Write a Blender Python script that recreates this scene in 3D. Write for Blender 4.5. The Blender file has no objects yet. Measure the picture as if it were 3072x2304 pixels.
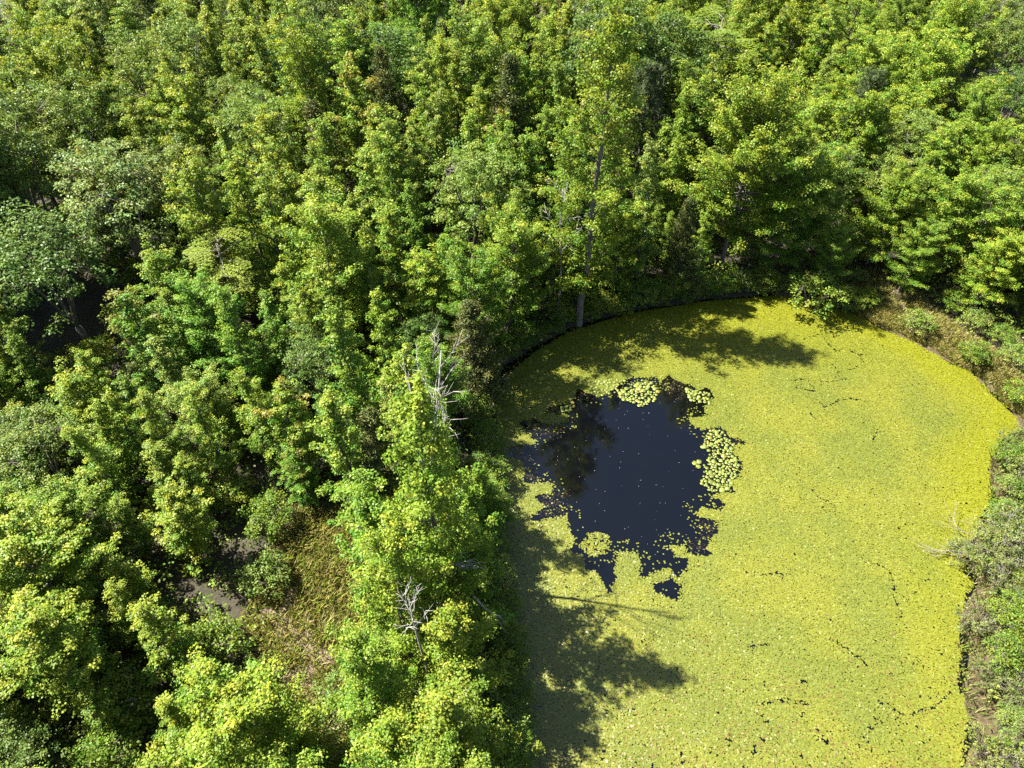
import bpy, math, random
import numpy as np
from mathutils import Vector

random.seed(7)
rng = np.random.default_rng(7)
R = math.radians
scene = bpy.context.scene
COL = scene.collection

# ------------------------------------------------------------------ camera, sky, sun, exposure
CAM_H, PITCH, FPX = 24.0, 45.0, 2213.0          # metres, degrees below the horizon, focal length in photo pixels
cam_d = bpy.data.cameras.new('camera')
cam_d.sensor_width = 36.0
cam_d.lens = FPX / 3072 * 36.0
cam_d.clip_end = 3000
cam = bpy.data.objects.new('camera', cam_d)
COL.objects.link(cam)
cam.location = (0, 0, CAM_H)
cam.rotation_euler = (R(90 - PITCH), 0, 0)
scene.camera = cam

SUN_EL, SHADOW = 54.0, (0.96, -0.28)            # elevation; direction in which shadows fall on the ground
sx, sy = -SHADOW[0], -SHADOW[1]                  # towards the sun
world = bpy.data.worlds.new('World')
scene.world = world
world.use_nodes = True
wn = world.node_tree
sky = wn.nodes.new('ShaderNodeTexSky')
sky.sky_type = 'NISHITA'
sky.sun_disc = False
sky.sun_elevation = R(SUN_EL)
sky.sun_rotation = math.atan2(sx, sy)
bg = wn.nodes['Background']
bg.inputs['Strength'].default_value = 0.05
wn.links.new(sky.outputs['Color'], bg.inputs['Color'])
sun_d = bpy.data.lights.new('sun', 'SUN')
sun_d.energy = 5.0
sun_d.angle = R(0.53)
sun_d.color = (1.0, 0.95, 0.85)
sun = bpy.data.objects.new('sun', sun_d)
COL.objects.link(sun)
tosun = Vector((sx * math.cos(R(SUN_EL)), sy * math.cos(R(SUN_EL)), math.sin(R(SUN_EL))))
sun.rotation_euler = tosun.to_track_quat('Z', 'Y').to_euler()
sun.location = tosun * 80
vs = scene.view_settings
vs.view_transform = 'Standard'
vs.look = 'None'
vs.gamma = 1.0
vs.use_curve_mapping = False
vs.exposure = 2.38
scene.render.engine = 'CYCLES'
scene.cycles.max_bounces = 6
scene.cycles.diffuse_bounces = 1
scene.cycles.glossy_bounces = 2
scene.cycles.transmission_bounces = 3
scene.cycles.use_denoising = False
scene.cycles.use_adaptive_sampling = False

# ------------------------------------------------------------------ helpers
_p = R(PITCH)
FWD = np.array([0, math.cos(_p), -math.sin(_p)])
UPV = np.array([0, math.sin(_p), math.cos(_p)])
def at(px, py, z=0.0):
    """photo pixel -> point on the level plane z"""
    d = FWD + (px - 1536) / FPX * np.array([1.0, 0, 0]) + (1152 - py) / FPX * UPV
    t = (z - CAM_H) / d[2]
    return np.array([d[0] * t, d[1] * t, z])
def project(P):
    """points (n,3) -> photo pixels"""
    P = np.atleast_2d(P).astype(float) - np.array([0, 0, CAM_H])
    dep = P @ FWD
    return 1536 + P[:, 0] / dep * FPX, 1152 - (P @ UPV) / dep * FPX

def vnoise(x, y, seed=0):
    """smooth value noise 0..1"""
    x = np.asarray(x, float) + seed * 17.31; y = np.asarray(y, float) - seed * 9.73
    xi, yi = np.floor(x).astype(np.int64), np.floor(y).astype(np.int64)
    fx, fy = x - xi, y - yi
    fx, fy = fx * fx * (3 - 2 * fx), fy * fy * (3 - 2 * fy)
    def h(a, b):
        n = (a * 374761393 + b * 668265263 + seed * 69069) & 0x7fffffff
        n = ((n ^ (n >> 13)) * 1274126177) & 0x7fffffff
        return ((n ^ (n >> 16)) & 0xffff) / 65535.0
    a = h(xi, yi) * (1 - fx) + h(xi + 1, yi) * fx
    b = h(xi, yi + 1) * (1 - fx) + h(xi + 1, yi + 1) * fx
    return a * (1 - fy) + b * fy
def fbm(x, y, seed=0, o=3):
    v, w, s = 0, 1.0, 0
    for k in range(o):
        v = v + w * vnoise(np.asarray(x) * 2 ** k, np.asarray(y) * 2 ** k, seed + k); s += w; w *= .5
    return v / s

def sdist(P, poly):
    """signed distance (n,2) to polygon: negative inside"""
    P = np.asarray(P, float); poly = np.asarray(poly, float)
    n = len(poly)
    d2 = np.full(len(P), 1e18); ins = np.zeros(len(P), bool)
    for i in range(n):
        a, b = poly[i], poly[(i + 1) % n]
        e = b - a; w = P - a
        t = np.clip((w @ e) / max(e @ e, 1e-12), 0, 1)
        q = w - t[:, None] * e
        d2 = np.minimum(d2, (q * q).sum(1))
        if abs(b[1] - a[1]) > 1e-12:
            c = (a[1] > P[:, 1]) != (b[1] > P[:, 1])
            ins ^= c & (P[:, 0] < (b[0] - a[0]) * (P[:, 1] - a[1]) / (b[1] - a[1]) + a[0])
    d = np.sqrt(d2)
    return np.where(ins, -d, d)
def linedist(P, pts):
    P = np.asarray(P, float); d2 = np.full(len(P), 1e18)
    for a, b in zip(pts[:-1], pts[1:]):
        e = b - a; w = P - a
        t = np.clip((w @ e) / max(e @ e, 1e-12), 0, 1)
        q = w - t[:, None] * e
        d2 = np.minimum(d2, (q * q).sum(1))
    return np.sqrt(d2)
def pxpoly(pts): return np.array([at(x, y)[:2] for x, y in pts])

def mesh_np(name, verts, faces_flat, counts, mat, col=None, smooth=False, ptattrs=None):
    """mesh from numpy: verts (n,3), loop vertex indices, loop counts per face; col (n,3) per vertex"""
    me = bpy.data.meshes.new(name)
    verts = np.ascontiguousarray(verts, np.float32)
    faces_flat = np.ascontiguousarray(faces_flat, np.int32); counts = np.ascontiguousarray(counts, np.int32)
    me.vertices.add(len(verts)); me.vertices.foreach_set('co', verts.ravel())
    me.loops.add(len(faces_flat)); me.loops.foreach_set('vertex_index', faces_flat)
    me.polygons.add(len(counts))
    st = np.zeros(len(counts), np.int32); st[1:] = np.cumsum(counts)[:-1]
    me.polygons.foreach_set('loop_start', st)
    me.polygons.foreach_set('loop_total', counts)
    if smooth: me.polygons.foreach_set('use_smooth', np.ones(len(counts), bool))
    if col is not None:
        ca = me.attributes.new('Col', 'FLOAT_COLOR', 'POINT')
        c4 = np.ones((len(verts), 4), np.float32); c4[:, :3] = col
        ca.data.foreach_set('color', c4.ravel())
    for k, v in (ptattrs or {}).items():
        a = me.attributes.new(k, 'FLOAT', 'POINT'); a.data.foreach_set('value', np.ascontiguousarray(v, np.float32))
    me.update(calc_edges=True)
    me.materials.append(mat)
    return me
def obj(name, me, parent=None):
    o = bpy.data.objects.new(name, me); COL.objects.link(o)
    if parent is not None: o.parent = parent
    return o
def tag(o, label=None, cat=None, group=None, kind=None):
    if label: o['label'] = label
    if cat: o['category'] = cat
    if group: o['group'] = group
    if kind: o['kind'] = kind
    return o

# ------------------------------------------------------------------ materials
def nodes_of(name):
    m = bpy.data.materials.new(name); m.use_nodes = True
    nt = m.node_tree
    return m, nt, nt.nodes, nt.links, nt.nodes['Principled BSDF']
def leaf_mat(name, trans=0.36, rough=0.5, spec=0.22, tcol=(1.15, 1.0, 0.45)):
    m, nt, N, L, p = nodes_of(name)
    a = N.new('ShaderNodeAttribute'); a.attribute_name = 'Col'
    oi = N.new('ShaderNodeObjectInfo')
    mul = N.new('ShaderNodeMix'); mul.data_type = 'RGBA'; mul.blend_type = 'MULTIPLY'; mul.inputs[0].default_value = 1
    L.new(a.outputs['Color'], mul.inputs[6]); L.new(oi.outputs['Color'], mul.inputs[7])
    L.new(mul.outputs[2], p.inputs['Base Color'])
    p.inputs['Roughness'].default_value = rough
    p.inputs['Specular IOR Level'].default_value = spec
    t = N.new('ShaderNodeBsdfTranslucent')
    m2 = N.new('ShaderNodeMix'); m2.data_type = 'RGBA'; m2.blend_type = 'MULTIPLY'; m2.inputs[0].default_value = 1
    L.new(mul.outputs[2], m2.inputs[6]); m2.inputs[7].default_value = (*[c * 1.5 for c in tcol], 1)
    L.new(m2.outputs[2], t.inputs['Color'])
    mx = N.new('ShaderNodeMixShader'); mx.inputs[0].default_value = trans
    L.new(p.outputs[0], mx.inputs[1]); L.new(t.outputs[0], mx.inputs[2])
    L.new(mx.outputs[0], N['Material Output'].inputs['Surface'])
    return m
def bark_mat(name, c1, c2, scale=6):
    m, nt, N, L, p = nodes_of(name)
    tc = N.new('ShaderNodeTexCoord'); mp = N.new('ShaderNodeMapping'); mp.inputs['Scale'].default_value = (scale, scale, scale * .25)
    L.new(tc.outputs['Object'], mp.inputs['Vector'])
    n = N.new('ShaderNodeTexNoise'); n.inputs['Scale'].default_value = 3; n.inputs['Detail'].default_value = 6
    L.new(mp.outputs[0], n.inputs['Vector'])
    r = N.new('ShaderNodeValToRGB')
    r.color_ramp.elements[0].position = .35; r.color_ramp.elements[0].color = (*c1, 1)
    r.color_ramp.elements[1].position = .68; r.color_ramp.elements[1].color = (*c2, 1)
    L.new(n.outputs['Fac'], r.inputs[0]); L.new(r.outputs[0], p.inputs['Base Color'])
    b = N.new('ShaderNodeBump'); b.inputs['Strength'].default_value = .6; b.inputs['Distance'].default_value = .02
    L.new(n.outputs['Fac'], b.inputs['Height']); L.new(b.outputs[0], p.inputs['Normal'])
    p.inputs['Roughness'].default_value = .9
    return m
M = {}
M['leaf'] = leaf_mat('broad_leaf')
M['waxy'] = leaf_mat('waxy_oak_leaf', trans=.28, rough=.5, spec=.2)
M['needle'] = leaf_mat('needle_foliage', trans=.12, rough=.6, spec=.25)
M['grass'] = leaf_mat('grass_blade', trans=.3, rough=.6, spec=.2, tcol=(1.1, 1, .6))
M['pad'] = leaf_mat('floating_pad', trans=.0, rough=.4, spec=.35)
M['bark'] = bark_mat('grey_brown_bark', (.06, .05, .04), (.17, .15, .125))
M['dead'] = bark_mat('bleached_dead_wood', (.12, .11, .095), (.34, .32, .285))
M['twig'] = bark_mat('dry_grey_twig', (.10, .09, .07), (.24, .215, .175))

# ground: leaf litter, mud at the shore, grassy clearing soil, pale path (masks are per-vertex attributes, broken up by noise)
def ground_mat():
    m, nt, N, L, p = nodes_of('forest_soil')
    tc = N.new('ShaderNodeTexCoord')
    def noise(scale, det=5, rough=.6):
        n = N.new('ShaderNodeTexNoise'); n.inputs['Scale'].default_value = scale; n.inputs['Detail'].default_value = det; n.inputs['Roughness'].default_value = rough
        L.new(tc.outputs['Object'], n.inputs['Vector']); return n
    def ramp(src, stops):
        r = N.new('ShaderNodeValToRGB'); e = r.color_ramp.elements
        e[0].position, e[0].color = stops[0][0], (*stops[0][1], 1); e[1].position, e[1].color = stops[-1][0], (*stops[-1][1], 1)
        for q, c in stops[1:-1]:
            k = e.new(q); k.color = (*c, 1)
        L.new(src, r.inputs[0]); return r
    fine, mid, big = noise(9, 8, .7), noise(2.2, 5), noise(.6, 3)
    litter = ramp(fine.outputs['Fac'], [(.3, (.010, .009, .005)), (.5, (.026, .022, .011)), (.7, (.050, .040, .018))])
    soil = ramp(fine.outputs['Fac'], [(.3, (.055, .04, .024)), (.5, (.105, .078, .050)), (.72, (.18, .135, .095))])
    mud = ramp(fine.outputs['Fac'], [(.3, (.016, .011, .004)), (.5, (.044, .030, .011)), (.7, (.10, .075, .034))])
    path = ramp(fine.outputs['Fac'], [(.3, (.045, .036, .024)), (.55, (.085, .069, .047)), (.75, (.14, .115, .08))])
    def masked(a, b, attr):
        at_ = N.new('ShaderNodeAttribute'); at_.attribute_name = attr
        ad = N.new('ShaderNodeMath'); ad.operation = 'ADD'; L.new(at_.outputs['Fac'], ad.inputs[0])
        sb = N.new('ShaderNodeMath'); sb.operation = 'MULTIPLY_ADD'; L.new(mid.outputs['Fac'], sb.inputs[0]); sb.inputs[1].default_value = 1.2; sb.inputs[2].default_value = -1.1
        L.new(sb.outputs[0], ad.inputs[1])
        ml = N.new('ShaderNodeMath'); ml.operation = 'MULTIPLY'; ml.use_clamp = True; ml.inputs[1].default_value = 4
        L.new(ad.outputs[0], ml.inputs[0])
        mx = N.new('ShaderNodeMix'); mx.data_type = 'RGBA'
        L.new(ml.outputs[0], mx.inputs[0]); L.new(a, mx.inputs[6]); L.new(b, mx.inputs[7])
        return mx.outputs[2]
    c = masked(litter.outputs[0], soil.outputs[0], 'soil')
    c = masked(c, path.outputs[0], 'path')
    c = masked(c, mud.outputs[0], 'mud')
    L.new(c, p.inputs['Base Color'])
    b = N.new('ShaderNodeBump'); b.inputs['Strength'].default_value = .8; b.inputs['Distance'].default_value = .06
    L.new(fine.outputs['Fac'], b.inputs['Height']); L.new(b.outputs[0], p.inputs['Normal'])
    p.inputs['Roughness'].default_value = .95
    return m
M['ground'] = ground_mat()
def water_mat():
    m, nt, N, L, p = nodes_of('dark_pond_water')
    tc = N.new('ShaderNodeTexCoord')
    n = N.new('ShaderNodeTexNoise'); n.inputs['Scale'].default_value = .8; n.inputs['Detail'].default_value = 3
    L.new(tc.outputs['Object'], n.inputs['Vector'])
    r = N.new('ShaderNodeValToRGB')
    r.color_ramp.elements[0].color = (.0008, .0011, .0018, 1); r.color_ramp.elements[1].color = (.0016, .0016, .002, 1)
    L.new(n.outputs['Fac'], r.inputs[0]); L.new(r.outputs[0], p.inputs['Base Color'])
    n2 = N.new('ShaderNodeTexNoise'); n2.inputs['Scale'].default_value = 5; n2.inputs['Detail'].default_value = 2
    L.new(tc.outputs['Object'], n2.inputs['Vector'])
    b = N.new('ShaderNodeBump'); b.inputs['Strength'].default_value = .05; b.inputs['Distance'].default_value = .02
    L.new(n2.outputs['Fac'], b.inputs['Height']); L.new(b.outputs[0], p.inputs['Normal'])
    p.inputs['Roughness'].default_value = .03
    p.inputs['IOR'].default_value = 1.52
    return m
M['water'] = water_mat()

# ------------------------------------------------------------------ outlines read from the photograph, on the water plane
SHORE = pxpoly([(2432, 896), (2552, 935), (2658, 990), (2750, 1027), (2825, 1072), (2923, 1121), (2965, 1163), (3026, 1224), (3058, 1262),
    (3062, 1298), (3035, 1330), (2990, 1378), (2985, 1440), (2990, 1515), (2958, 1570), (2925, 1650), (2912, 1712), (2932, 1753), (2912, 1823), (2892, 1906),
    (2902, 1976), (2895, 2045), (2925, 2115), (2925, 2221), (2905, 2300), (2850, 2420), (2640, 2700), (2250, 2900), (1850, 2900), (1620, 2700), (1555, 2450),
    (1552, 2304), (1552, 2100), (1535, 1900), (1505, 1750), (1485, 1620), (1480, 1500), (1470, 1400), (1455, 1300), (1460, 1200), (1500, 1110), (1580, 1050),
    (1700, 985), (1880, 935), (2100, 900), (2300, 882)])
MATEDGE = pxpoly([(2425, 896), (2552, 938), (2658, 993), (2750, 1031), (2825, 1076), (2923, 1125), (2962, 1168), (3020, 1228), (3050, 1262),
    (3050, 1290), (3020, 1314), (2972, 1370), (2969, 1439), (2974, 1509), (2941, 1564), (2905, 1650), (2893, 1712), (2912, 1753), (2890, 1823), (2872, 1906),
    (2881, 1976), (2872, 2045), (2900, 2115), (2900, 2221), (2880, 2300), (2820, 2420), (2620, 2680), (2250, 2880), (1850, 2880), (1630, 2700), (1565, 2450),
    (1562, 2304), (1562, 2100), (1548, 1900), (1520, 1750), (1495, 1620), (1490, 1500), (1490, 1400), (1490, 1280), (1495, 1190), (1530, 1120), (1600, 1060),
    (1710, 995), (1885, 943), (2100, 907), (2300, 889)])
def hz(p): return (1500 + p[0] / 2.37, 1100 + p[1] / 2.37)
HOLE = pxpoly([hz(p) for p in [(560, 170), (640, 200), (700, 230), (760, 200), (830, 160), (900, 100), (1000, 85), (1100, 92), (1150, 130), (1200, 75), (1250, 105),
    (1320, 130), (1400, 175), (1480, 165), (1502, 215), (1450, 265), (1440, 330), (1370, 352), (1325, 365), (1350, 415), (1430, 465), (1480, 445), (1560, 440),
    (1620, 505), (1720, 535), (1650, 570), (1625, 610), (1680, 650), (1720, 700), (1690, 780), (1640, 830), (1650, 885), (1560, 880), (1490, 920), (1540, 965), (1600, 985),
    (1560, 1010), (1430, 990), (1375, 1025), (1370, 1065), (1450, 1095), (1540, 1130), (1520, 1190), (1462, 1230), (1450, 1290), (1480, 1325), (1335, 1318),
    (1310, 1270), (1230, 1250), (1150, 1270), (1200, 1312), (1230, 1360), (1310, 1380), (1320, 1450), (1260, 1485), (1230, 1415), (1150, 1430), (1080, 1455),
    (1012, 1500), (1022, 1405), (980, 1330), (900, 1300), (830, 1310), (800, 1370), (800, 1440), (785, 1540), (775, 1595), (750, 1540), (720, 1470), (700, 1430),
    (620, 1430), (600, 1350), (560, 1330), (512, 1300), (540, 1205), (500, 1130), (490, 1040), (330, 1080), (230, 1092), (280, 1055), (330, 1000), (260, 930),
    (370, 912), (392, 860), (350, 810), (200, 815), (188, 760), (200, 700), (160, 660), (60, 625), (80, 580), (170, 560), (240, 572), (280, 530), (230, 490),
    (170, 440), (160, 405), (260, 385), (300, 410), (480, 422), (500, 350), (430, 330), (330, 322), (350, 300), (440, 290), (520, 260), (545, 220)]])
HOLE2 = pxpoly([hz(p) for p in [(1090, 1545), (1150, 1560), (1215, 1520), (1285, 1565), (1275, 1610), (1240, 1645), (1180, 1625), (1110, 1585)]])
ISLET = at(*hz((672, 1262)))[:2]
CLEAR = pxpoly([(905, 1585), (1060, 1590), (1085, 1800), (1065, 2000), (1030, 2250), (950, 2230), (900, 2100), (850, 1960), (800, 1880), (860, 1760), (880, 1680)])
BANK = pxpoly([(2440, 880), (2560, 850), (2680, 850), (2780, 960), (2880, 1030), (2960, 1080), (3072, 1180), (3120, 1260), (3060, 1260), (2965, 1163), (2825, 1072), (2658, 990), (2552, 935)])
PATH = [at(2632, 850)[:2], at(2680, 905)[:2], at(2722, 972)[:2]]
DARKGAP = pxpoly([(-60, 960), (200, 900), (400, 930), (380, 1060), (150, 1130), (-80, 1150)])

# ------------------------------------------------------------------ ground
def terrain(P):
    d = sdist(P, SHORE)
    wl = np.clip((P[:, 0] - 11) / 2, .7, 1) * np.clip((26 - P[:, 1]) / 4, .6, 1)
    d = d + wl * ((fbm(P[:, 0] * .9, P[:, 1] * .9, 13) - .42) * .9)
    s = np.clip(d / 1.1, 0, 1); s = s * s * (3 - 2 * s)
    z = np.where(d > 0, .02 + .38 * s + np.clip(d - 1, 0, 60) * .012, -.9 * np.clip(-d / 2.5, 0, 1) - .0)
    near = np.clip(d / 1.5, 0, 1)
    z = z + near * ((fbm(P[:, 0] * .25, P[:, 1] * .25, 3) - .5) * .5 + (fbm(P[:, 0] * 1.1, P[:, 1] * 1.1, 5) - .5) * .22)
    return z, d
def axis(lo, hi, step, far):
    core = np.arange(lo, hi + step, step)
    ext = np.cumsum(step * 1.35 ** np.arange(1, 22)); ext = ext[ext < far]
    return np.concatenate([lo - ext[::-1], core, hi + ext])
gx, gy = axis(-34, 34, .3, 900), axis(0, 66, .3, 900)
GX, GY = np.meshgrid(gx, gy)
P2 = np.stack([GX.ravel(), GY.ravel()], 1)
gz, gd = terrain(P2)
W_, H_ = len(gx), len(gy)
ii = (np.arange(H_ - 1)[:, None] * W_ + np.arange(W_ - 1)[None, :]).ravel()
quads = np.stack([ii, ii + 1, ii + 1 + W_, ii + W_], 1)
soil = np.clip(1 - np.maximum(sdist(P2, CLEAR), 0) / .8, 0, 1)
soil = np.maximum(soil, .9 * np.clip(1 - np.maximum(sdist(P2, BANK), 0) / .5, 0, 1))
pathm = np.clip(1.3 - linedist(P2, PATH) / .6, 0, 1)
mudm = np.clip(1.25 - np.maximum(gd, 0) / .9, 0, 1) * np.clip((P2[:, 0] - 11) / 3, 0, 1)
ground = obj('ground', mesh_np('ground', np.stack([P2[:, 0], P2[:, 1], gz], 1), quads.ravel(), np.full(len(quads), 4), M['ground'], smooth=True,
             ptattrs={'soil': soil, 'path': pathm, 'mud': mudm}))
tag(ground, kind='structure')
def gz_at(x, y): return float(terrain(np.array([[x, y]]))[0][0])

wlo, whi = SHORE.min(0) - 1, SHORE.max(0) + 1
wv = np.array([[wlo[0], wlo[1], 0], [whi[0], wlo[1], 0], [whi[0], whi[1], 0], [wlo[0], whi[1], 0]])
water = obj('pond_water', mesh_np('pond_water', wv, [0, 1, 2, 3], [4], M['water']))
tag(water, kind='structure')

# ------------------------------------------------------------------ the mat of small floating leaves (uncountable)
STEP = .045
mx_, my_ = np.meshgrid(np.arange(wlo[0], whi[0], STEP), np.arange(max(wlo[1], 2.0), whi[1], STEP * .92))
mp = np.stack([mx_.ravel(), my_.ravel()], 1) + rng.uniform(-.5, .5, (mx_.size, 2)) * STEP * .9
edge = sdist(mp, MATEDGE)
egap = np.clip((mp[:, 0] - 11) / 2, 0, 1) * (fbm(mp[:, 0] * 1.6, mp[:, 1] * 1.6, 15) - .5) * .35
mp = mp[(edge < egap + .03 * rng.normal(size=len(mp))) | ((edge < .7) & (rng.random(len(mp)) < .10))]
rag = (fbm(mp[:, 0] * 3.1, mp[:, 1] * 3.1, 21) - .5) * .28 + rng.normal(size=len(mp)) * .045
hd = np.minimum(sdist(mp, HOLE), sdist(mp, HOLE2))
isl = (fbm(mp[:, 0] * 2.2, mp[:, 1] * 2.2, 23) - .5) * .9 + np.hypot((mp[:, 0] - ISLET[0]) / .62, (mp[:, 1] - ISLET[1]) / .52)
keep = (hd > rag + .10) | ((isl < 1.0) & (rng.random(len(mp)) < .62))
# sparse fringe of loose leaves inside the rim
keep |= (hd > -.45) & (hd <= 0) & (rng.random(len(mp)) < .07 * np.clip(fbm(mp[:, 0] * 1.2, mp[:, 1] * 1.2, 30) * 3 - 1, 0, 1))
# specks of open water: clustered pinholes, more toward the near end; drifting trails
pin = fbm(mp[:, 0] * 6.5, mp[:, 1] * 6.5, 40, 2)
patch = fbm(mp[:, 0] * .22, mp[:, 1] * .22, 44, 2)
near_e = np.clip((13 - mp[:, 1]) / 6, 0, 1)
keep &= ~(pin > .90 - .09 * np.clip(patch * 2 - .9, 0, 1) - .11 * near_e)
keep &= ~(rng.random(len(mp)) < .02)
def tz(p): return at(2048 + p[0] / 2.16, 768 + p[1] / 2.16)[:2]
def tz9(p): return at(2048 + p[0] / 2.16, 1536 + p[1] / 2.16)[:2]
for line in [[(780, 545), (830, 520), (910, 505)], [(700, 800), (900, 820), (1060, 800)], [(900, 525), (1000, 620), (1060, 600), (1150, 650), (1160, 700), (1080, 740)],
             [(850, 920), (920, 975), (990, 950), (1100, 915), (1200, 940)], [(620, 715), (730, 700)], [(970, 700), (1000, 775)], [(730, 860), (850, 880), (830, 840)],
             [(840, 1520), (920, 1590), (1000, 1640)], [(760, 670), (850, 655)], [(1270, 1110), (1230, 1200)], [(800, 980), (870, 1060)]]:
    pts = [tz(p) for p in line]
    wob = (fbm(mp[:, 0] * 1.7, mp[:, 1] * 1.7, 55) - .5) * .35
    keep &= ~((linedist(mp + wob[:, None], pts) < .05) & (rng.random(len(mp)) < .6))
for line in [[(960, 820), (1090, 900), (1200, 980)], [(1200, 320), (1330, 400), (1410, 680)], [(420, 890), (560, 850)], [(500, 1250), (700, 1210), (820, 1240)],
             [(1480, 1310), (1600, 1280), (1720, 1180)], [(1380, 1350), (1440, 1370)], [(1280, 1250), (1420, 1320)], [(1500, 980), (1550, 1010)], [(1640, 930), (1730, 925)],
             [(520, 410), (600, 405), (690, 400)], [(780, 1290), (820, 1400), (930, 1500)]]:
    pts = [tz9(p) for p in line]
    wob = (fbm(mp[:, 0] * 1.7, mp[:, 1] * 1.7, 57) - .5) * .35
    keep &= ~((linedist(mp + wob[:, None], pts) < .055) & (rng.random(len(mp)) < .6))
mp, hd = mp[keep], hd[keep]
n = len(mp)
k6 = np.arange(5) / 5 * 2 * np.pi
rad = rng.uniform(.031, .046, n); asp = rng.uniform(.72, .98, n); th = rng.uniform(0, 2 * np.pi, n)
lx = np.cos(k6)[None] * rad[:, None]; ly = np.sin(k6)[None] * (rad * asp)[:, None]
vx = mp[:, :1] + lx * np.cos(th)[:, None] - ly * np.sin(th)[:, None]
vy = mp[:, 1:] + lx * np.sin(th)[:, None] + ly * np.cos(th)[:, None]
tx_, ty_ = rng.normal(0, .11, n), rng.normal(0, .11, n)
vz = rng.uniform(.012, .03, n)[:, None] + (vx - mp[:, :1]) * tx_[:, None] + (vy - mp[:, 1:]) * ty_[:, None]
# leaf colour: duskier green mixed with yellow; an almost pure yellow band along the sunny shore; browned leaves toward the near end
sh = -sdist(mp, MATEDGE)
band = .85 * np.clip(1.5 - sh / 1.6 + (fbm(mp[:, 0] * .5, mp[:, 1] * .5, 61) - .5) * 1.5, 0, 1) * np.clip((mp[:, 0] - 6) / 5, 0, 1) * np.clip((mp[:, 1] - 8) / 8, .25, 1)
band = np.maximum(band, .75 * np.clip((mp[:, 1] - 24) / 5, 0, 1))
g1, g2, yel, brn, pale = (np.array(c) for c in [(.078, .092, .012), (.106, .111, .012), (.111, .117, .005), (.105, .068, .018), (.14, .155, .04)])
t = np.clip(fbm(mp[:, 0] * .7, mp[:, 1] * .7, 62) * 2.2 - .6 + rng.normal(0, .3, n), 0, 1)[:, None]
c = g1 * (1 - t) + g2 * t
c = c * (1 - band[:, None]) + yel * band[:, None]
u = rng.random(n)
bmask = u < (.008 + .16 * near_e[keep] * np.clip(fbm(mp[:, 0] * .9, mp[:, 1] * .9, 64) * 2 - .6, 0, 1))
c[bmask] = brn * rng.uniform(.6, 1.2, (bmask.sum(), 1))
pm = u > .985
c[pm] = pale
c = c * rng.uniform(.86, 1.12, (n, 1))
mat_o = obj('floating_leaf_mat', mesh_np('floating_leaf_mat', np.stack([vx, vy, vz], 2).reshape(-1, 3), np.arange(n * 5), np.full(n, 5), M['pad'], col=np.repeat(c, 5, 0)))
tag(mat_o, 'dense yellow-green mat of tiny floating leaves covering the pond', 'pond weed', kind='stuff')

# reddish-brown submerged weed showing at the rim of the open water, pale specks adrift
wp = rng.uniform(HOLE.min(0), HOLE.max(0), (60000, 2))
wd = sdist(wp, HOLE)
spots = [((110, 615), .8), ((350, 965), .9), ((595, 190), .55), ((1250, 150), .8), ((330, 420), .9), ((1180, 120), .5), ((1490, 200), .4), ((1480, 1160), .6), ((1420, 1290), .5), ((1680, 540), .4), ((210, 790), .5)]
ws = np.min([np.hypot(*(wp - at(*hz(s))[:2]).T) / r_ for s, r_ in spots], 0)
wk = (wd < .05) & (ws < 1.0) & (rng.random(len(wp)) < .36 * (1.15 - ws))
wp = wp[wk]; n = len(wp)
def quads_on(wp, la, lb, zlo, zhi, tilt):
    n = len(wp); th = rng.uniform(0, 6.283, n)
    a = np.stack([np.cos(th), np.sin(th), rng.normal(0, tilt, n)], 1) * rng.uniform(*la, n)[:, None]
    b = np.stack([-np.sin(th), np.cos(th), rng.normal(0, tilt, n)], 1) * rng.uniform(*lb, n)[:, None]
    c0 = np.column_stack([wp, rng.uniform(zlo, zhi, n)])
    return np.stack([c0 - a, c0 - b, c0 + a, c0 + b], 1).reshape(-1, 3)
wc = np.where(rng.random((n, 1)) < .12, [[.10, .11, .03]], [[.020, .013, .006]]) * rng.uniform(.5, 1.4, (n, 1))
weed = obj('brown_water_weed', mesh_np('brown_water_weed', quads_on(wp, (.03, .07), (.008, .02), .004, .016, .12), np.arange(4 * n), np.full(n, 4), M['pad'], col=np.repeat(wc, 4, 0)))
tag(weed, 'reddish-brown weed tangled at the rim of the open water', 'water weed', kind='stuff')
sp = rng.uniform(HOLE.min(0), HOLE.max(0), (900, 2)); sp = sp[sdist(sp, HOLE) < -.2][:110]; n = len(sp)
spk = obj('drifting_specks', mesh_np('drifting_specks', quads_on(sp, (.007, .014), (.006, .010), .004, .008, .02), np.arange(4 * n), np.full(n, 4), M['pad'],
          col=np.repeat(np.full((n, 3), .42) * rng.uniform(.3, 1.2, (n, 1)), 4, 0)))
tag(spk, 'tiny pale specks drifting on the dark open water', 'debris', kind='stuff')

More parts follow.
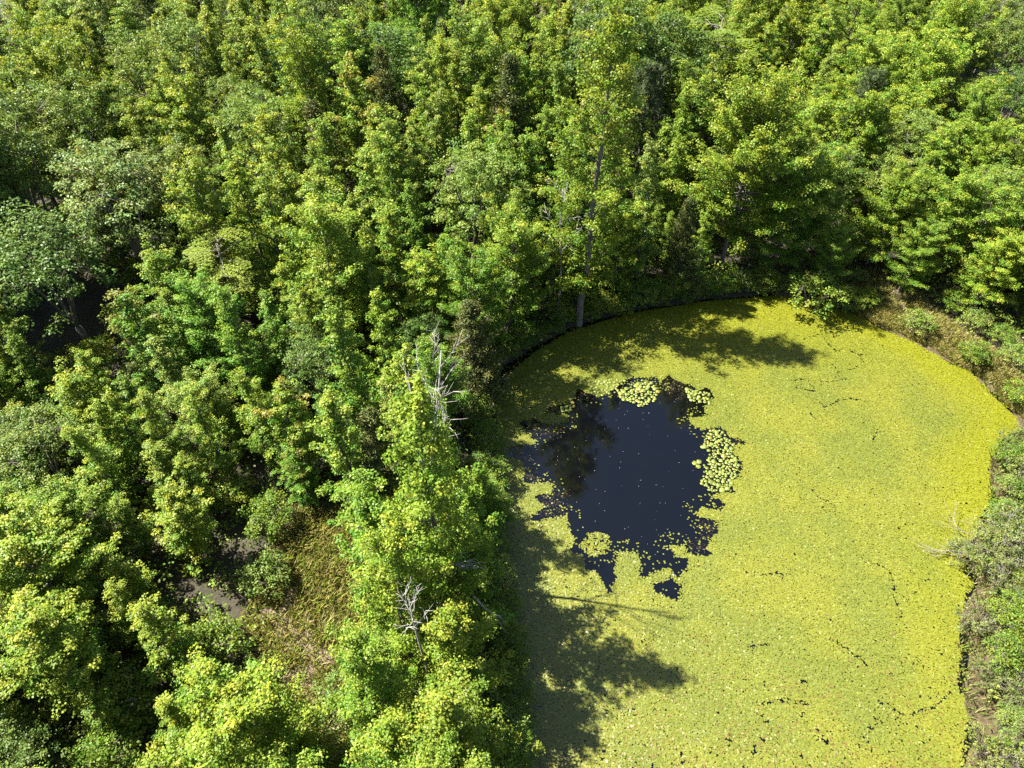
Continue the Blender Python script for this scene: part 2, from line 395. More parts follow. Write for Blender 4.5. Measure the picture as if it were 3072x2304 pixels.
# ------------------------------------------------------------------ lily pads, each a thing
def pad_mesh(i):
    r_ = np.random.default_rng(100 + i)
    k = 16; notch = .24
    a = np.linspace(notch, 2 * np.pi - notch, k)
    rr = 1 + r_.normal(0, .03, k)
    top = np.stack([np.cos(a) * rr, np.sin(a) * rr * r_.uniform(.86, 1), .05 + .07 * r_.random(k)], 1)
    bot = top - [0, 0, .07]
    v = np.vstack([[[.12, 0, .0]], top, bot])
    f, cnt = [], []
    for j in range(k - 1):
        f += [0, 1 + j, 2 + j]; cnt.append(3)
        f += [1 + j, 1 + k + j, 2 + k + j, 2 + j]; cnt.append(4)
    return mesh_np('lily_pad', v, f, cnt, M['pad'], col=np.ones((len(v), 3)))
PADS = [pad_mesh(i) for i in range(5)]
pads_placed = []
def scatter_pads(region, num, rmin, rmax, label, group, cover=.62):
    poly = pxpoly([hz(p) for p in region]); lo, hi = poly.min(0), poly.max(0); made = 0
    for _ in range(num * 40):
        if made >= num: break
        q = rng.uniform(lo, hi)
        if sdist(q[None], poly)[0] > 0: continue
        r_ = rmin + (rmax - rmin) * rng.random() ** 1.4
        if any((q[0] - a) ** 2 + (q[1] - b) ** 2 < ((r_ + s) * cover * rng.uniform(1.0, 1.6)) ** 2 for a, b, s in pads_placed): continue
        pads_placed.append((q[0], q[1], r_)); made += 1
        o = obj('lily_pad', PADS[int(rng.integers(5))])
        o.location = (q[0], q[1], .03 + .012 * rng.random()); o.scale = (r_, r_, r_)
        o.rotation_euler = (rng.normal(0, .05), rng.normal(0, .05), rng.uniform(0, 6.28))
        k = rng.uniform(.8, 1.15); k *= rng.choice([.7, 1, 1, 1.1]); o.color = (.125 * k, .152 * k, .028 * k, 1)
        if rng.random() < .08: o.color = (.16, .14, .03, 1)
        tag(o, label, 'lily pad', group)
scatter_pads([(840, 180), (930, 130), (1010, 95), (1130, 140), (1120, 200), (1090, 250), (1000, 290), (920, 250), (850, 230)], 85, .05, .125,
             'round pale-green lily pad in the cluster jutting into the water below the wooded bank', 'lily pads off the wooded-shore rim')
scatter_pads([(640, 120), (760, 90), (900, 100), (850, 180), (760, 200), (700, 225), (650, 190)], 45, .05, .085,
             'small lily pad mingled with the leaf mat at the wooded-shore rim of the open water', 'small lily pads in the mat rim')
scatter_pads([(1320, 160), (1400, 170), (1490, 190), (1480, 240), (1500, 270), (1440, 260), (1340, 240)], 34, .05, .12,
             'lily pad in the small corner group between the jutting cluster and long drift', 'lily pads in the corner group')
scatter_pads([(1480, 460), (1570, 450), (1660, 560), (1650, 620), (1710, 700), (1640, 860), (1560, 900), (1480, 890), (1430, 830), (1450, 700), (1500, 640), (1440, 570)], 190, .045, .12,
             'rounded lily pad in the long drift between open water and broad mat', 'lily pads in the long drift')
for p in [(1385, 690), (1415, 680), (1410, 715), (1440, 575), (1460, 572)]:
    q = at(*hz(p)); o = obj('lily_pad', PADS[int(rng.integers(5))]); o.location = (q[0], q[1], .035); r_ = rng.uniform(.09, .13); o.scale = (r_, r_, r_)
    o.rotation_euler = (0, 0, rng.uniform(0, 6)); o.color = (.125, .152, .028, 1)
    tag(o, 'stray lily pad floating apart on open water beside the long drift of pads', 'lily pad', 'stray lily pads')
scatter_pads([(440, 290), (530, 255), (520, 300), (470, 320), (430, 320)], 12, .07, .11,
             'small lily pad by the round mat lobe near the shaded rim', 'lily pads by the shaded lobe')

# ------------------------------------------------------------------ plant generators
def tube(V, F, C, pts, r0, r1, sides=5):
    pts = np.asarray(pts, float); n = len(pts)
    off = sum(len(v) for v in V)
    d = np.gradient(pts, axis=0); d /= np.linalg.norm(d, axis=1)[:, None] + 1e-9
    ref = np.array([0, 0, 1.]) if abs(d[0, 2]) < .9 else np.array([1., 0, 0])
    u = np.cross(d, ref); u /= np.linalg.norm(u, axis=1)[:, None] + 1e-9
    w = np.cross(d, u)
    rr = np.linspace(r0, r1, n)[:, None, None]
    a = np.arange(sides) / sides * 2 * np.pi
    ring = pts[:, None] + rr * (np.cos(a)[None, :, None] * u[:, None] + np.sin(a)[None, :, None] * w[:, None])
    V.append(ring.reshape(-1, 3))
    for i in range(n - 1):
        for j in range(sides):
            a0 = off + i * sides + j; b0 = off + i * sides + (j + 1) % sides
            F.extend((a0, b0, b0 + sides, a0 + sides)); C.append(4)
    F.extend(off + (n - 1) * sides + j for j in range(sides)); C.append(sides)

class Leaves:
    def __init__(s, r): s.r = r; s.P = []; s.Nn = []; s.S = []; s.C = []; s.A = []
    def cluster(s, c, rad, num, size, col, up=.85, outw=.62, jit=.6, flat=.75, jcol=.2, axis=None):
        r = s.r
        d = r.normal(size=(num, 3)); d /= np.linalg.norm(d, axis=1)[:, None]
        d[:, 2] = np.where(r.random(num) < .3, d[:, 2], np.abs(d[:, 2]))
        q = d * rad * (r.random(num) ** .45)[:, None]; q[:, 2] *= flat
        nn = np.array([0, 0, up]) + d * outw + r.normal(size=(num, 3)) * jit
        nn /= np.linalg.norm(nn, axis=1)[:, None]
        ax = d * [1, 1, .2] + [0, 0, -.35] + r.normal(size=(num, 3)) * .45
        if axis is not None: ax = np.asarray(axis) + r.normal(size=(num, 3)) * .35
        s.P.append(c + q); s.Nn.append(nn); s.A.append(ax)
        s.S.append(size * r.uniform(.7, 1.25, num))
        s.C.append(np.asarray(col) * (1 + r.normal(size=(num, 1)) * jcol) * r.uniform(.92, 1.08, (num, 3)))
    def mesh(s, name, mat, shape='rhomb', wide=.8):
        P, Nn, A, S, Cc = (np.concatenate(x) for x in (s.P, s.Nn, s.A, s.S, s.C))
        A = A - (A * Nn).sum(1)[:, None] * Nn; A /= np.linalg.norm(A, axis=1)[:, None] + 1e-9
        B = np.cross(Nn, A)
        if shape == 'rhomb':
            pat = [(-.5, 0, 0), (.02, .5, .1), (.5, 0, -.06), (.02, -.5, .1)]
        elif shape == 'star':
            pat = [(-.42, 0, 0), (-.12, .5, .06), (.06, .16, .02), (.34, .38, .04), (.58, 0, -.1), (.34, -.38, .04), (.06, -.16, .02), (-.12, -.5, .06)]
        elif shape == 'blade':
            pat = [(0, .5, 0), (1, 0, 0), (0, -.5, 0)]
        k = len(pat)
        V = np.stack([P + S[:, None] * (A * a + B * (b * wide) + Nn * c) for a, b, c in pat], 1).reshape(-1, 3)
        return mesh_np(name, V, np.arange(len(V)), np.full(len(P), k), mat, col=np.repeat(np.clip(Cc, .003, .6), k, 0))

GREEN, TIP, RED = np.array([.066, .156, .014]), np.array([.185, .232, .024]), np.array([.22, .120, .035])
class Proto:
    def __init__(s, trunk, crown, H, R_): s.trunk, s.crown, s.H, s.R = trunk, crown, H, R_

def gum(seed, H=9.0, Rc=1.5, nb=42, per=52, leaf=.092, form='column', shape='rhomb', red=False, low=.12, csize=(.17, .30), bark='bark', up0=12, up1=58):
    r = np.random.default_rng(seed)
    V, F, C = [], [], []; L = Leaves(r)
    lean = r.normal(0, .02, 2)
    tp = np.array([[lean[0] * z + .07 * math.sin(z * 1.1 + seed), lean[1] * z + .07 * math.cos(z * .9 + seed), z] for z in np.linspace(-.25, H * .97, 10)])
    tube(V, F, C, tp, .013 * H + .02, .012, 6)
    def axis_at(z): return np.array([np.interp(z, tp[:, 2], tp[:, 0]), np.interp(z, tp[:, 2], tp[:, 1]), z])
    def prof(t):
        if form == 'column': return (.6 + .4 * min(1, t / .3)) * (1 - t) ** .52 * 1.08 + .10
        if form == 'cone': return (1 - t) ** .85 * 1.15 + .08
        return math.sqrt(max(0, 1 - (2 * (t * .92 + .06) - 1) ** 2)) * .98 + .10
    az = r.uniform(0, 6.28)
    for i in range(nb):
        t = low + (.97 - low) * ((i + r.uniform(-.4, .4)) / nb)
        tt = (t - low) / (1 - low)
        az += 2.4 + r.normal(0, .35)
        Lb = Rc * prof(min(max(tt, 0), 1)) * r.uniform(.5, 1.38)
        el = R(up0 + (up1 - up0) * tt + r.normal(0, 7))
        base = axis_at(t * H * .97)
        s = np.linspace(0, 1, 5)[:, None]
        dirh = np.array([math.cos(az), math.sin(az), 0])
        pts = base + s * Lb * (dirh * math.cos(el) + np.array([0, 0, math.sin(el)])) + np.array([0, 0, 1]) * (s ** 2) * Lb * .14 + r.normal(0, .03, (5, 3)) * s
        tube(V, F, C, pts, .008 + .012 * Lb, .005, 4)
        young = r.random() < .35
        nn = max(2, int(Lb / .27))
        for sj in np.linspace(.3, 1, nn):
            for _ in range(1 if sj > .9 else 2):
                side = np.cross(dirh, [0, 0, 1]) * r.normal(0, .30) * (1.1 - .5 * sj) * min(1.2, Lb)
                c = np.array([np.interp(sj, s[:, 0], pts[:, k]) for k in range(3)]) + side + [0, 0, r.uniform(-.05, .18)]
                k = np.clip(r.normal(.30, .22) + .25 * (sj > .9) + .18 * tt, 0, 1)
                col = GREEN * (1 - k) + TIP * k
                if red and tt > .5 and sj > .7 and r.random() < .5: col = col * .55 + RED * .45
                L.cluster(c, r.uniform(*csize), int(per * r.uniform(.7, 1.3)), leaf, col)
    for z in np.linspace(.88, .985, 4):
        k = r.uniform(.4, 1); col = GREEN * (1 - k) + TIP * k
        if red: col = col * .5 + RED * .5
        L.cluster(axis_at(z * H) + r.normal(0, .07, 3), .2 + .14 * (1 - z) / .14, int(per * .7), leaf, col, flat=1.2)
    tr = mesh_np('trunk', np.vstack(V), F, C, M[bark], smooth=True)
    return Proto(tr, L.mesh('crown', M['leaf'], shape), H, Rc)

def dome(seed, H, Rc, ncl, per, leaf, cols, mat='waxy', low=.22, stems=5, csize=(.28, .46), wide=.5, flat=.7, up=.7):
    """spreading crown: limbs rise from a short trunk and end in leafy sprays that fill an uneven dome"""
    r = np.random.default_rng(seed)
    V, F, C = [], [], []; L = Leaves(r)
    fork = np.array([r.normal(0, .08), r.normal(0, .08), H * low])
    if low > .05: tube(V, F, C, np.array([[0, 0, -.25], fork * [.5, .5, .45], fork]), .018 * H + .02, .013 * H + .01, 6)
    cz, hz_ = H * (low + (1 - low) * .5), H * (1 - low) * .5
    lobes = [(r.uniform(0, 6.28), r.uniform(.8, 1.2)) for _ in range(7)]
    subs = []
    for k in range(stems):
        a = k / stems * 6.283 + r.normal(0, .3)
        e = np.array([math.cos(a) * Rc * .55, math.sin(a) * Rc * .55, cz + hz_ * r.uniform(.1, .7)])
        b = fork * (1 if low > .05 else 0) + (np.zeros(3) if low > .05 else np.array([math.cos(a) * .1, math.sin(a) * .1, -.15]))
        mid = b * .5 + e * .5 + [0, 0, .12 * H]
        tube(V, F, C, np.array([b, mid, e]), .007 * H + .008, .008, 4); subs.append(e)
    for i in range(ncl):
        d = r.normal(size=3); d /= np.linalg.norm(d)
        if d[2] < -.35: d[2] *= -1
        a = math.atan2(d[1], d[0])
        lobe = np.mean([w for w in [q[1] for q in lobes if math.cos(a - q[0]) > .6]] or [.9])
        rr = r.random() ** .28 * lobe * r.uniform(.85, 1.08)
        c = np.array([d[0] * Rc * rr, d[1] * Rc * rr, cz + d[2] * hz_ * rr])
        if i % 3 == 0:
            e = min(subs, key=lambda q: np.linalg.norm(q - c)); tube(V, F, C, np.array([e, (e + c) / 2 + [0, 0, .08], c]), .012, .004, 3)
        k = np.clip(r.normal(.4, .28), 0, 1)
        L.cluster(c, r.uniform(*csize), int(per * r.uniform(.6, 1.4)), leaf, cols[0] * (1 - k) + cols[1] * k, up=up, flat=flat, jit=.6)
    return Proto(mesh_np('trunk', np.vstack(V), F, C, M['bark'], smooth=True), L.mesh('crown', M[mat], 'rhomb', wide), H, Rc)

def cedar(seed, H=6.5, Rc=1.4, n=150):
    r = np.random.default_rng(seed)
    V, F, C = [], [], []; L = Leaves(r)
    tube(V, F, C, np.array([[0, 0, -.25], [.03, 0, H * .5], [0, .02, H * .97]]), .012 * H + .02, .01, 6)
    for i in range(n):
        t = r.random() ** 1.15
        az = r.uniform(0, 6.28); Lb = Rc * ((1 - t) ** .75 * 1.05 + .07) * r.uniform(.55, 1.15)
        z = H * (.06 + .94 * t)
        d = np.array([math.cos(az), math.sin(az), r.uniform(.15, .7)])
        b = np.array([0, 0, z - .25 * Lb])
        tube(V, F, C, np.array([b, b + d * Lb * .6, b + d * Lb]), .014, .004, 3)
        k = r.random(); col = np.array([.045, .070, .014]) * (1 - k) + np.array([.095, .100, .020]) * k
        for sj in np.linspace(.35, 1, 3):
            L.cluster(b + d * Lb * sj, r.uniform(.16, .3), 42, .12, col, up=.3, outw=.8, jit=.8, flat=1.1, axis=d + np.array([0, 0, .5]))
    return Proto(mesh_np('trunk', np.vstack(V), F, C, M['bark'], smooth=True), L.mesh('crown', M['needle'], 'rhomb', .28), H, Rc)

def pine(seed, H=8.5, Rc=1.5):
    r = np.random.default_rng(seed)
    V, F, C = [], [], []; L = Leaves(r)
    tube(V, F, C, np.array([[0, 0, -.25], [.05, 0, H * .5], [0, .03, H]]), .013 * H + .02, .015, 6)
    for w in range(11):
        t = .25 + .72 * w / 10
        for k in range(5):
            az = k * 1.257 + w * .7 + r.normal(0, .2); Lb = Rc * (1.05 - t) ** .6 * r.uniform(.75, 1.15) * 1.15
            d = np.array([math.cos(az), math.sin(az), .45 + .7 * t]); b = np.array([0, 0, t * H])
            tube(V, F, C, np.array([b, b + d * Lb * .5, b + d * Lb + [0, 0, .1]]), .02, .006, 4)
            for sj in (.4, .6, .8, 1.0):
                for m_ in range(3):
                    c = b + d * Lb * sj + r.normal(0, .12, 3)
                    L.cluster(c, .07, 26, .26, np.array([.060, .088, .030]) * r.uniform(.75, 1.3), up=0, outw=1, jit=.8, axis=d * .6 + r.normal(0, .6, 3))
    L.cluster(np.array([0, 0, H]), .1, 50, .24, np.array([.08, .10, .035]), up=0, axis=np.array([0, 0, 1.]))
    return Proto(mesh_np('trunk', np.vstack(V), F, C, M['bark'], smooth=True), L.mesh('crown', M['needle'], 'blade', .12), H, Rc)

def feathery(seed, H=5.5, Rc=1.9):
    """flat layered fronds of fine leaflets"""
    r = np.random.default_rng(seed)
    V, F, C = [], [], []; L = Leaves(r)
    tube(V, F, C, np.array([[0, 0, -.25], [.1, .05, H * .5], [.05, .1, H * .92]]), .012 * H + .02, .02, 6)
    for i in range(26):
        t = r.uniform(.45, 1); az = r.uniform(0, 6.28); Lb = Rc * r.uniform(.5, 1.1) * (1.25 - .6 * t)
        d = np.array([math.cos(az), math.sin(az), .12]); b = np.array([.06, .06, H * (t - .06)])
        tube(V, F, C, np.array([b, b + d * Lb * .5, b + d * Lb]), .02, .006, 4)
        k = r.random(); col = np.array([.075, .135, .018]) * (1 - k) + np.array([.145, .20, .028]) * k
        side = np.array([-d[1], d[0], 0])
        for sj in np.linspace(.35, 1, 6):
            for sgn in (-1, 1):
                fl = r.uniform(.3, .6)
                for q in np.linspace(.15, 1, 5):
                    c = b + d * Lb * sj + side * sgn * fl * q + d * fl * .35 * q - [0, 0, .12 * q * q]
                    L.cluster(c, .07, 9, .10, col, up=1.4, outw=.2, jit=.25, flat=.3, axis=d + side * sgn * .2)
    return Proto(mesh_np('trunk', np.vstack(V), F, C, M['bark'], smooth=True), L.mesh('crown', M['leaf'], 'rhomb', .3), H, Rc)

def twiggy(seed, H=1.1, Rc=1.0):
    """low shrub with bleached dry stems among small leaves"""
    p = dome(seed, H, Rc, 46, 26, .075, (np.array([.085, .115, .030]), np.array([.17, .20, .055])), mat='leaf', low=0.0, stems=6, csize=(.12, .26), wide=.6)
    r = np.random.default_rng(seed + 500)
    V, F, C = [], [], []
    for i in range(26):
        az = r.uniform(0, 6.28); rr = r.uniform(0, .35)
        b = np.array([math.cos(az) * rr, math.sin(az) * rr, -.05]); e = np.array([math.cos(az) * Rc * r.uniform(.4, 1.15), math.sin(az) * Rc * r.uniform(.4, 1.15), H * r.uniform(.75, 1.25)])
        m_ = (b + e) / 2 + [0, 0, .25 * H] + r.normal(0, .06, 3)
        tube(V, F, C, np.array([b, m_, e, e + r.normal(0, .12, 3)]), .007, .003, 3)
    p.twigs = mesh_np('dry_stems', np.vstack(V), F, C, M['twig'])
    return p

OAKC = (np.array([.055, .105, .016]), np.array([.120, .158, .030]))
GREYC = (np.array([.072, .128, .018]), np.array([.165, .200, .036]))
MAPC = (np.array([.060, .125, .016]), np.array([.155, .195, .022]))
SHRC = (np.array([.070, .140, .014]), np.array([.170, .210, .028]))
P = {
 'gum':   [gum(10 + i, 9.0, .95 + .1 * (i % 3), form='column') for i in range(5)] + [gum(20, 8.5, 1.35, form='cone', nb=44)] + [gum(21 + i, 8.2, 1.2 + .15 * i, form='round', nb=44, up0=15, up1=65) for i in range(2)],
 'redgum': [gum(30 + i, 7.5, 1.35, form='column', red=True) for i in range(2)],
 'maple': [gum(40 + i, 8.0, 2.1, nb=54, form='round', per=50, leaf=.092, low=.16, up0=5, up1=62, csize=(.2, .36)) for i in range(4)],
 'oak':   [dome(50 + i, 7.5, 2.0, 190, 60, .105, OAKC, csize=(.22, .44), wide=.6) for i in range(3)],
 'greyoak': [dome(60 + i, 7.5, 2.1, 190, 70, .10, GREYC, csize=(.2, .42), wide=.6) for i in range(2)],
 'cedar': [cedar(70 + i) for i in range(2)],
 'pine':  [pine(80)],
 'feather': [feathery(90 + i) for i in range(2)],
 'shrub': [dome(110 + i, 2.0, 1.05, 62, 40, .095, SHRC, mat='leaf', low=0.0, stems=5, csize=(.2, .34), wide=.65) for i in range(4)],
 'twiggy': [twiggy(130 + i) for i in range(3)],
 'heroround': [gum(150, 9.3, 3.2, nb=92, form='round', per=48, leaf=.095, low=.28, up0=0, up1=64, csize=(.24, .40))],
 'herotall': [gum(151, 15.0, 2.2, nb=62, form='column', per=48, leaf=.10, low=.12, up0=5, up1=55, csize=(.24, .42))],
 'heronear': [gum(152 + i, 8.5, 1.75, nb=58, form=('cone', 'column', 'cone')[i], per=60, leaf=.082, low=.1, csize=(.18, .34)) for i in range(3)],
}
BASIS = {'gum': ('young_gum_tree', 'tree'), 'redgum': ('young_gum_tree', 'tree'), 'maple': ('broadleaf_tree', 'tree'), 'oak': ('oak_tree', 'tree'), 'greyoak': ('oak_tree', 'tree'),
         'cedar': ('cedar_tree', 'tree'), 'pine': ('pine_tree', 'tree'), 'feather': ('feathery_tree', 'tree'), 'shrub': ('leafy_shrub', 'shrub'), 'twiggy': ('twiggy_shrub', 'shrub'),
         'heroround': ('broadleaf_tree', 'tree'), 'herotall': ('gum_tree', 'tree'), 'heronear': ('gum_tree', 'tree')}
KINDW = {'gum': 'upright young gum', 'redgum': 'gum sapling with reddish shoots', 'maple': 'round-crowned tree', 'oak': 'dark spreading oak', 'greyoak': 'fine-leaved pale oak',
         'cedar': 'olive cedar', 'pine': 'young pine', 'feather': 'feathery layered tree', 'shrub': 'leafy shrub', 'twiggy': 'dry-stemmed shrub'}
TINT = {'bright yellow-green': (1.12, 1.04, .9), 'fresh green': (1.0, 1.0, 1.0), 'deep green': (.78, .92, .85), 'pale grey-green': (1.12, 1.04, 1.7)}
def place(kind, x, y, H=None, Rs=1.0, tint='fresh green', label=None, group=None, rot=None, k=None, tilt=None):
    pr = P[kind][int(rng.integers(len(P[kind]))) if k is None else k]
    name, cat = BASIS[kind]
    e = bpy.data.objects.new(name, None); COL.objects.link(e)
    e.empty_display_size = .3
    z = max(gz_at(x, y), -.1)
    e.location = (x, y, z)
    s = (H or pr.H) / pr.H
    w = s ** .6 * Rs
    e.scale = (w * rng.uniform(.93, 1.07), w * rng.uniform(.93, 1.07), s)
    tl = tilt or (rng.normal(0, .03), rng.normal(0, .03))
    e.rotation_euler = (tl[0], tl[1], rng.uniform(0, 6.283) if rot is None else rot)
    obj('stems' if kind in ('shrub', 'twiggy') else 'trunk', pr.trunk, e)
    c = obj('crown', pr.crown, e)
    v = rng.uniform(.88, 1.12); tc = TINT[tint]
    c.color = (tc[0] * v * rng.uniform(.94, 1.06), tc[1] * v, tc[2] * v * rng.uniform(.9, 1.1), 1)
    if hasattr(pr, 'twigs'): obj('dry_stems', pr.twigs, e)
    tag(e, label, cat, group)
    return e
taken = []   # (x, y, radius)
LANDMARK = []
SHORT = {'largest greyish oak with a wide fine-leaved dome beside the black shaded hollow': 'largest greyish oak',
 'tallest slender gum tree, rising from the shaded bank and mirrored in the open water': 'tallest gum tree',
 'big round yellow-green tree casting its fingered shadow over the mat below the wooded bank': 'big round tree',
 'very dark big oak standing behind the tallest gum tree': 'very dark big oak',
 'pale feathery tree with layered fronds between dark oaks and yellow trees': 'pale feathery tree',
 'small dusky pine poking out of the yellow-green canopy above the grassy bank': 'small dusky pine',
 'dark olive cedar leaning over the shaded corner of the pond': 'dark olive cedar',
 'brownish cedar standing beside the bleached dead tree': 'brownish cedar',
 'yellow-green feathery tree with drooping fronds in a gap in the wood': 'feathery tree in the gap',
 'rounded yellow-green tree standing proud of the darker gums round it': 'proud rounded tree',
 'domed oak rising behind the largest greyish oak': 'domed oak',
 'dark round oak among yellow-green gums far from the pond': 'dark round oak',
 'tall gum entwined with the bleached dead tree, its shadow lying on the mat': 'bleached dead tree',
 'large rounded bush where the wooded bank meets the grassy bank': 'large rounded bush',
 'broad yellow-green tree behind the brambles of the grassy bank': 'broad bank tree',
 'broad bushy gum with yellow shoots overhanging the shaded mat': 'bushy overhanging gum'}
def hero(kind, px, py, H, Rs=1.0, tint='fresh green', label=None, group=None, ground_px=False, **kw):
    q = at(px, py, 0.3 if ground_px else H + .4)
    pr = P[kind][0]; s = H / pr.H
    if label: LANDMARK.append((q[0], q[1], SHORT.get(label)))
    taken.append((q[0], q[1], pr.R * s ** .6 * Rs * .62))
    return place(kind, q[0], q[1], H, Rs, tint, label, group, **kw)

# ------------------------------------------------------------------ trees that can be told apart
hero('herotall', 1738, 958, 15.2, 1.0, 'bright yellow-green', 'tallest slender gum tree, rising from the shaded bank and mirrored in the open water', ground_px=True)
hero('heroround', 2165, 800, 8.8, 1.0, 'bright yellow-green', 'big round yellow-green tree casting its fingered shadow over the mat below the wooded bank', ground_px=True)
hero('greyoak', 290, 470, 8.2, 1.25, 'pale grey-green', 'largest greyish oak with a wide fine-leaved dome beside the black shaded hollow')
hero('oak', 1850, -40, 11, 1.15, 'deep green', 'very dark big oak standing behind the tallest gum tree')
hero('oak', 2020, 20, 10, 1.0, 'deep green', 'dark oak shading the gap beside the feathery pale tree')
hero('feather', 2180, 20, 9.5, 1.25, 'fresh green', 'pale feathery tree with layered fronds between dark oaks and yellow trees')
hero('pine', 2630, 235, 7.6, .95, 'fresh green', 'small dusky pine poking out of the yellow-green canopy above the grassy bank')
hero('pine', 1955, 215, 8.5, .95, 'fresh green', 'small pine between the tallest gum tree and the big round tree')
hero('cedar', 1425, 900, 5.6, 1.15, 'fresh green', 'dark olive cedar leaning over the shaded corner of the pond')
hero('cedar', 1105, 1265, 5.6, 1.1, 'fresh green', 'brownish cedar standing beside the bleached dead tree')
hero('cedar', 2085, 590, 5.4, .85, 'fresh green', 'slim brown cedar in front of the big round yellow-green tree')
hero('feather', 640, 700, 6.5, 1.1, 'bright yellow-green', 'yellow-green feathery tree with drooping fronds in a gap in the wood')
hero('maple', 940, 630, 7.6, 1.0, 'bright yellow-green', 'rounded yellow-green tree standing proud of the darker gums round it')
hero('greyoak', 490, 420, 7.5, 1.0, 'fresh green', 'domed oak rising behind the largest greyish oak')
hero('oak', 940, 40, 9.0, 1.05, 'deep green', 'dark round oak among yellow-green gums far from the pond')
hero('oak', 880, 120, 8.0, .9, 'deep green', 'smaller dark oak next to the dark round oak')
hero('oak', 70, 660, 7.4, 1.25, 'deep green', 'tall dark oak with lightless shade at its foot in the hollow')
FG = 'gum trees along the open-sided shore'
hero('heronear', 1235, 1165, 11.2, .92, 'bright yellow-green', 'tall gum entwined with the bleached dead tree, its shadow lying on the mat', FG, k=0)
hero('heronear', 1140, 1590, 7.6, .9, 'bright yellow-green', 'upright yellow-green gum between the clearing and the bleached dead tree', FG, k=1)
hero('heronear', 1330, 1800, 5.8, 1.0, 'bright yellow-green', 'gum with drooping yellow-green sprays next to the bare forked snag', FG, k=2)
hero('heronear', 1350, 2080, 6.2, 1.15, 'bright yellow-green', 'broad bushy gum with yellow shoots overhanging the shaded mat', FG, k=0)
hero('heronear', 1110, 1930, 6.4, .9, 'fresh green', 'slender green gum between the clearing and the bushy overhanging gum', FG, k=1)
hero('heronear', 1110, 2200, 6.0, 1.1, 'bright yellow-green', 'bushy yellow-green gum at the end of the grassy clearing', FG, k=2)
hero('heronear', 1440, 2290, 5.4, 1.0, 'fresh green', 'dense green gum leaning out over the shaded mat', FG, k=0)
hero('heronear', 1390, 1540, 4.6, .95, 'fresh green', 'green gum behind the fallen white branches at the shore', FG, k=1)
hero('heronear', 1445, 1375, 3.6, .9, 'fresh green', 'short bright gum on the shore facing the open water', FG, k=2)
hero('gum', 1190, 1040, 8.6, .95, 'bright yellow-green', 'orange-tinged yellow gum behind the bleached dead tree')
hero('gum', 1000, 1180, 7.0, 1.0, 'fresh green', 'green gum behind the brownish cedar')
hero('shrub', 2475, 800, 2.3, 1.35, 'fresh green', 'large rounded bush where the wooded bank meets the grassy bank', k=0)
hero('shrub', 2565, 855, 1.2, 1.1, 'bright yellow-green', 'yellow-green bush on the grassy bank beside the bare path', k=1)
for (px, py, H, s, t_, lab) in [
    (2700, 540, 5.2, 1.0, 'bright yellow-green', 'rounded yellow-green tree above the bare path on the grassy bank'),
    (2480, 470, 6.0, 1.0, 'fresh green', 'round green tree pressed against the big round tree'),
    (2905, 560, 5.2, 1.1, 'bright yellow-green', 'broad yellow-green tree behind the brambles of the grassy bank'),
    (2780, 690, 3.8, 1.0, 'fresh green', 'round tree with pitch-dark shade under it beside the bare path'),
    (3030, 740, 3.9, 1.1, 'bright yellow-green', 'yellow-green tree overhanging the shrubs of the grassy bank'),
    (2530, 680, 3.8, .75, 'fresh green', 'narrow layered tree behind the large rounded bush'),
    (2610, 330, 6.5, 1.0, 'bright yellow-green', 'yellow-green tree directly before the small dusky pine')]:
    hero('maple', px, py, H, s, t_, lab)

def shore_walk(i0, i1, step, off):
    pts = [SHORE[i % len(SHORE)] for i in range(i0, i1 + 1)]
    out = []
    for a, b in zip(pts[:-1], pts[1:]):
        L_ = np.linalg.norm(b - a); nrm = np.array([-(b - a)[1], (b - a)[0]]) / L_
        for t in np.arange(0, 1, step / L_):
            p = a + (b - a) * (t + rng.uniform(-.2, .2) * step / L_)
            for sg in (1, -1):
                q = p + nrm * sg * off()
                if sdist(q[None], SHORE)[0] > .02: out.append(q); break
    return out
THICKET = []
for q in shore_walk(36, 46, 1.5, lambda: rng.uniform(.9, 3.0)):
    if any((q[0] - a) ** 2 + (q[1] - b) ** 2 < (.55 + .5 * c_) ** 2 for a, b, c_ in taken): continue
    kd = ['gum', 'maple', 'gum', 'maple', 'oak'][int(rng.integers(5))]; H = rng.uniform(3.6, 6.4)
    taken.append((q[0], q[1], .6)); THICKET.append((q, kd, H))

# ------------------------------------------------------------------ the wood: the remaining trees, each an individual
def zone_words(d, dc, x=0, y=0):
    best = min(((math.hypot(x - a, y - b), a, b, w) for a, b, w in LANDMARK if w), default=None)
    if best and best[0] < 6.5:
        dl = sdist(np.array([[best[1], best[2]]]), SHORE)[0]
        rel = 'beside' if best[0] < 2.6 else ('pondward of' if d < dl - .8 else ('landward of' if d > dl + .8 else 'a few steps from'))
        return f'{rel} the {best[3]}'
    if dc < 3.0: return 'beside the grassy clearing'
    if d < 2.5: return 'on the pond shore'
    if d < 9: return 'a few metres back from the pond'
    return 'deep in the wood'
def size_words(kind, H):
    if kind in ('shrub', 'twiggy'): return 'larger' if H > 2.2 else 'small'
    return 'tall' if H > 8.2 else ('short' if H < 6 else 'middling')
cand = []
tries = rng.uniform((-34, 3), (36, 64), (9000, 2))
td = sdist(tries, SHORE); tcl = sdist(tries, CLEAR); tb = sdist(tries, BANK); tg = sdist(tries, DARKGAP)
dens = fbm(tries[:, 0] * .12, tries[:, 1] * .12, 71)
spec = fbm(tries[:, 0] * .16, tries[:, 1] * .16, 72)
yelf = fbm(tries[:, 0] * .14, tries[:, 1] * .14, 73)
counts = {}
stuff_pts = []
WOOD = []
